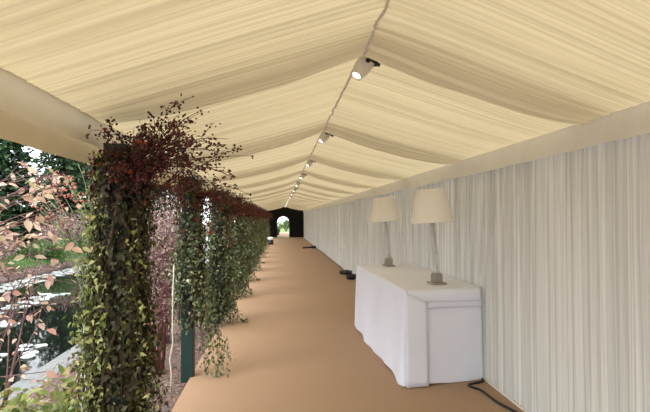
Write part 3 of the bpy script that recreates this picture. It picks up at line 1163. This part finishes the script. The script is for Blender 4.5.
# white pole and pale stake
mb = MB()
mb.tube([(0, 0, 0), (.004, 0, .2), (-.012, 0, .34), (.016, 0, .50), (.010, 0, .62), (.012, 0, .95), (.02, 0, 1.25)], .008, .005, 8)
o = mb.build('white_pole', M['pale_wood'], loc=(-1.03, 5.0, -.10))
tag(o, 'thin white pole standing in the leaf litter beside the bare post foot', 'pole')
mb = MB()
mb.box((-.02, -.02, 0), (.02, .02, 1.02))
o = bevel(mb.build('wooden_stake', M['pale_wood'], smooth=False, loc=(-1.22, 3.35, -.1)), .004)
tag(o, 'pale weathered wooden stake left of the nearest garland', 'stake')

# lily pads
pad = []
def pads(n, xr, yr, smin, smax):
    for i in range(n):
        for _ in range(400):
            c_ = (random.uniform(*xr), random.uniform(*yr), random.uniform(smin, smax))
            if all(math.hypot(c_[0] - q_[0], c_[1] - q_[1]) > (c_[2] + q_[2]) * 1.03 for q_ in pad):
                pad.append(c_)
                break
pads(95, (-7.8, -7.1), (12.5, 21), .12, .21)
pads(9, (-6.0, -5.4), (9.6, 11.6), .10, .18)
pads(9, (-5.8, -5.3), (11.2, 13.2), .12, .2)
pads(5, (-5.2, -4.6), (8.8, 9.8), .11, .17)
pads(9, (-4.1, -3.35), (7.0, 8.0), .07, .13)
protos = []
for q in range(4):
    n_ = 22
    cut = .22
    v = [(0, 0, .004)]
    for i in range(n_):
        a = cut + (2 * PI - 2 * cut) * i / (n_ - 1)
        rr = 1 + .03 * math.sin(5 * a + q)
        v.append((rr * math.cos(a), rr * math.sin(a), .008 + .008 * random.random() * (q % 2)))
    v2 = [(x, y_, z - .012) for x, y_, z in v]
    f = [(0, i, i + 1) for i in range(1, n_)]
    f += [(len(v), i + 1 + len(v), i + len(v)) for i in range(1, n_)]
    f += [(i, i + len(v), i + 1 + len(v), i + 1) for i in range(1, n_)]
    me = bpy.data.meshes.new('lily_pad')
    me.from_pydata(v + v2, [], f)
    me.materials.append(M['lily'])
    protos.append(me)
for i, (x, y, s) in enumerate(pad):
    o = bpy.data.objects.new('lily_pad', protos[i % 4])
    C.objects.link(o)
    o.location = (x, y, WATER_Z + .006)
    o.rotation_euler = (0, 0, random.uniform(0, 6.28))
    o.scale = (s, s, 1)
    row = 'in the band along the far bank' if x < -6.5 else 'in the middle of the dark pond' if x < -4 else 'on dark water close to the stone kerb'
    tag(o, 'flat pale lily pad floating %s' % row, 'lily pad', 'lily pads %s' % row)

# bank across the pond
def bush(label, loc, w, h, n, leaf, mat, name='bank_bush', cat='bush'):
    root = thing(name, label, cat, loc)
    st, lf = MB(), MB()
    for i in range(14):
        a = RNG.uniform(0, 6.28)
        st.tube([(0, 0, 0), (w * .4 * math.cos(a), w * .4 * math.sin(a), h * .5), (w * .75 * math.cos(a), w * .75 * math.sin(a), h * RNG.uniform(.6, .9))], .02, .006, 4)
    blobs = [(np.array((RNG.normal(0, w * .45), RNG.normal(0, w * .45), h * RNG.uniform(.3, .75))), RNG.uniform(.25, .45) * min(w, h)) for _ in range(14)]
    for c_, r_ in blobs:
        m_ = n // 14
        dd = RNG.normal(0, 1, (m_, 3))
        dd /= np.linalg.norm(dd, axis=1)[:, None]
        P = c_ + dd * r_ * (RNG.random((m_, 1)) ** .4)
        P[:, 2] = np.maximum(P[:, 2], .03)
        scatter(lf, P, dd + np.array((0, 0, .5)), dd * .4 + np.array((0, 0, -.3)), leaf * RNG.uniform(.6, 1.2, m_), OVAL, .6)
    st.build('stem', M['bark'], root)
    lf.build('foliage', mat, root)
    return root


bush('low bright green bush on the far bank of the pond', (-9.0, 20.2, -.15), 1.0, .95, 2600, .11, M['bush_leaf'])
bush('rounded green bush on the far bank beside the conifers', (-10.2, 25.5, 0), 1.5, 1.5, 3000, .13, M['bush_leaf'])
bush('pinkish brown bush on the far bank at the left', (-9.4, 16.8, -.1), 1.2, 1.9, 3600, .10, M['mauve_leaf'])
bush('mauve bush on the far bank under the dark conifers', (-9.4, 23.2, -.1), 1.3, 2.3, 4200, .10, M['mauve_leaf'])
bush('brownish bush farther along the far bank', (-9.6, 29.5, -.1), 1.3, 1.5, 2600, .12, M['mauve_leaf'])
N = 3500
P = np.stack([RNG.uniform(-10.5, FAR_X - .02, N), RNG.uniform(11, 34, N), np.zeros(N)], -1)
P[:, 2] = [ground_z(x, y) + .03 for x, y in P[:, :2]]
mb = MB()
scatter(mb, P, (.3, -.2, 1), RNG.normal(0, 1, (N, 3)), RNG.uniform(.08, .18, N), OVAL, .4)
tag(mb.build('fallen_leaves', M['brown_leaf']), 'brown fallen leaves on the far bank of the pond', 'fallen leaves', kind='stuff')
N = 5000
P = np.stack([RNG.uniform(-10.8, -8.4, N), RNG.uniform(17.5, 30, N), np.zeros(N)], -1)
P[:, 2] = [ground_z(x, y) for x, y in P[:, :2]]
mb = MB()
scatter(mb, P, RNG.normal(0, 1, (N, 3)) * (1, 1, .1), (0, 0, 1), RNG.uniform(.15, .3, N), BLADE, .25)
tag(mb.build('grass', M['fern']), 'rough green grass on the far bank of the pond', 'grass', kind='stuff')


def conifer(loc, h, w, label, n_lev=26):
    root = thing('conifer_tree', label, 'tree', loc, RNG.uniform(0, 6), 'dark conifers across the pond')
    st, lf = MB(), MB()
    st.tube([(0, 0, 0), (0, 0, h * .5), (0, 0, h * .97)], .18, .03, 8)
    for i in range(n_lev):
        t = i / (n_lev - 1)
        z = h * (.06 + .92 * t)
        R = w * (1 - t) ** .75 * RNG.uniform(.8, 1.1) + .12
        nb = int(7 + 6 * (1 - t))
        for j in range(nb):
            a = RNG.uniform(0, 6.28)
            l = R * RNG.uniform(.7, 1.1)
            tt = np.linspace(0, 1, 7)
            q = np.stack([l * tt * math.cos(a), l * tt * math.sin(a), z + .12 * l * tt - .38 * l * tt ** 2], -1)
            st.tube(q, .02, .006, 3)
            m_ = int(10 + 16 * l)
            k = RNG.random(m_) ** .6
            P = np.stack([np.interp(k, tt, q[:, c_]) for c_ in range(3)], -1) + RNG.normal(0, .11, (m_, 3))
            scatter(lf, P, (math.cos(a) * .3, math.sin(a) * .3, .9), (math.cos(a), math.sin(a), -.35), RNG.uniform(.18, .36, m_), TRI, .45)
    st.build('trunk', M['bark'], root)
    lf.build('foliage', M['needle'], root)


conifer((-12.2, 21.5, .05), 4.6, 1.9, 'shorter dark conifer at the left edge with sky above it')
conifer((-12.6, 24.5, .05), 6.2, 2.2, 'dark conifer beyond the pond, second from the left edge')
conifer((-12.2, 30.2, .05), 9.5, 2.2, 'tall dark conifer beyond the pond in the middle of the gap')
conifer((-11.6, 35.0, .05), 10.5, 2.6, 'tall dark conifer beyond the pond just left of the nearest garland')
conifer((-11.0, 40.5, .05), 10.0, 2.8, 'dark conifer beyond the pond behind the nearest garland')
conifer((-10.3, 47.0, .05), 9.5, 3.0, 'dark conifer far along the bank showing between the garlands')
conifer((-16.5, 26.5, .2), 5.0, 2.4, 'dark conifer standing back in the second row at the left')
conifer((-17.0, 44.0, .2), 10.5, 3.0, 'tall dark conifer standing back in the second row')

conifer((-13.2, 15.5, .05), 6.5, 2.2, 'dark conifer beyond the pond, just outside the left edge of the opening')
conifer((-13.6, 9.8, .05), 8.0, 2.4, 'dark conifer beyond the near stretch of the pond')
conifer((-13.0, 4.5, .05), 7.0, 2.3, 'dark conifer beyond the pond, level with the start of the table')

# bare twiggy tree at the left edge of the opening
shrub('bare_sapling', 'bare pale-twigged sapling against the dark conifers at top left', 'tree', (-2.1, 3.9, -.12), 2.25, .5, 12, 3, .05, M['pink_leaf'], M['pink_stem'], OVAL, (-.1, 0), .008, 5, start=.5, droop=.1)

# through the arch: garden trees and a low dark shrub
bush('low dark shrub at the lower left of the bright arch', (-.25, 43.2, -.05), .36, .95, 1800, .10, M['needle'], 'clipped_shrub', 'shrub')
bush('green garden bush seen through the arch', (.75, 55, .1), 1.1, 1.7, 1500, .16, M['bush_leaf'], 'garden_bush')
def leafy_tree(loc, h, w, label):
    root = thing('garden_tree', label, 'tree', loc)
    st, lf = MB(), MB()
    st.tube([(0, 0, 0), (.1, 0, h * .5), (0, .1, h * .9)], .16, .05, 8)
    for i in range(26):
        a = RNG.uniform(0, 6.28)
        e = np.array((w * .8 * math.cos(a) * RNG.random(), w * .8 * math.sin(a) * RNG.random(), h * RNG.uniform(.55, 1)))
        st.tube([(0, 0, h * .4), tuple(e * .6 + np.array((0, 0, h * .2))), tuple(e)], .05, .01, 4)
        P = e + RNG.normal(0, w * .22, (90, 3))
        scatter(lf, P, (0, 0, 1), (0, 0, -.6), RNG.uniform(.15, .3, 90), OVAL, .7)
    st.build('trunk', M['bark'], root)
    lf.build('crown', M['bush_leaf'], root)
leafy_tree((-.6, 66, .3), 4.0, 2.0, 'leafy garden tree seen through the arch at left')
leafy_tree((2.4, 60, .3), 3.8, 1.6, 'leafy garden tree seen through the arch at right')

# ------------------------------------------------------------------ light
w = bpy.data.worlds.new('overcast_sky')
bpy.context.scene.world = w
w.use_nodes = True
nt = w.node_tree
nt.nodes.clear()
out = nt.nodes.new('ShaderNodeOutputWorld')
bg = nt.nodes.new('ShaderNodeBackground')
tc = nt.nodes.new('ShaderNodeTexCoord')
n = nt.nodes.new('ShaderNodeTexNoise')
n.inputs['Scale'].default_value = 2.0
n.inputs['Detail'].default_value = 5
r = nt.nodes.new('ShaderNodeValToRGB')
r.color_ramp.elements[0].position, r.color_ramp.elements[1].position = .3, .7
r.color_ramp.elements[0].color = (.78, .86, .98, 1)
r.color_ramp.elements[1].color = (1, 1, 1, 1)
nt.links.new(tc.outputs['Generated'], n.inputs['Vector'])
nt.links.new(n.outputs['Fac'], r.inputs['Fac'])
nt.links.new(r.outputs['Color'], bg.inputs['Color'])
bg.inputs['Strength'].default_value = 2.7
nt.links.new(bg.outputs['Background'], out.inputs['Surface'])
sd = bpy.data.lights.new('sun', 'SUN')
sd.energy, sd.angle, sd.color = 2.4, .8, (1, .96, .9)
so = bpy.data.objects.new('sun', sd)
so.rotation_euler = Vector((.45, .55, -.72)).to_track_quat('-Z', 'Y').to_euler()
C.objects.link(so)

# ------------------------------------------------------------------ camera
F, CX, CY, VX, VY = 505.0, 325.0, 206.0, 279.0, 218.0
d_, e_ = (VX - CX) / F, -(VY - CY) / F
pitch = math.atan(-e_)
yaw = math.atan(-d_ * math.cos(pitch))
fw = Vector((math.sin(yaw) * math.cos(pitch), math.cos(yaw) * math.cos(pitch), math.sin(pitch)))
cam = bpy.data.cameras.new('camera')
cam.sensor_width = 36
cam.lens = F * 36 / 650
cam.clip_start, cam.clip_end = .05, 500
co = bpy.data.objects.new('camera', cam)
co.location = (0, 0, 1.6)
co.rotation_euler = fw.to_track_quat('-Z', 'Y').to_euler()
C.objects.link(co)
sc = bpy.context.scene
sc.camera = co
sc.view_settings.view_transform = 'Standard'
sc.view_settings.look = 'None'
sc.view_settings.gamma = 1
sc.view_settings.exposure = .40
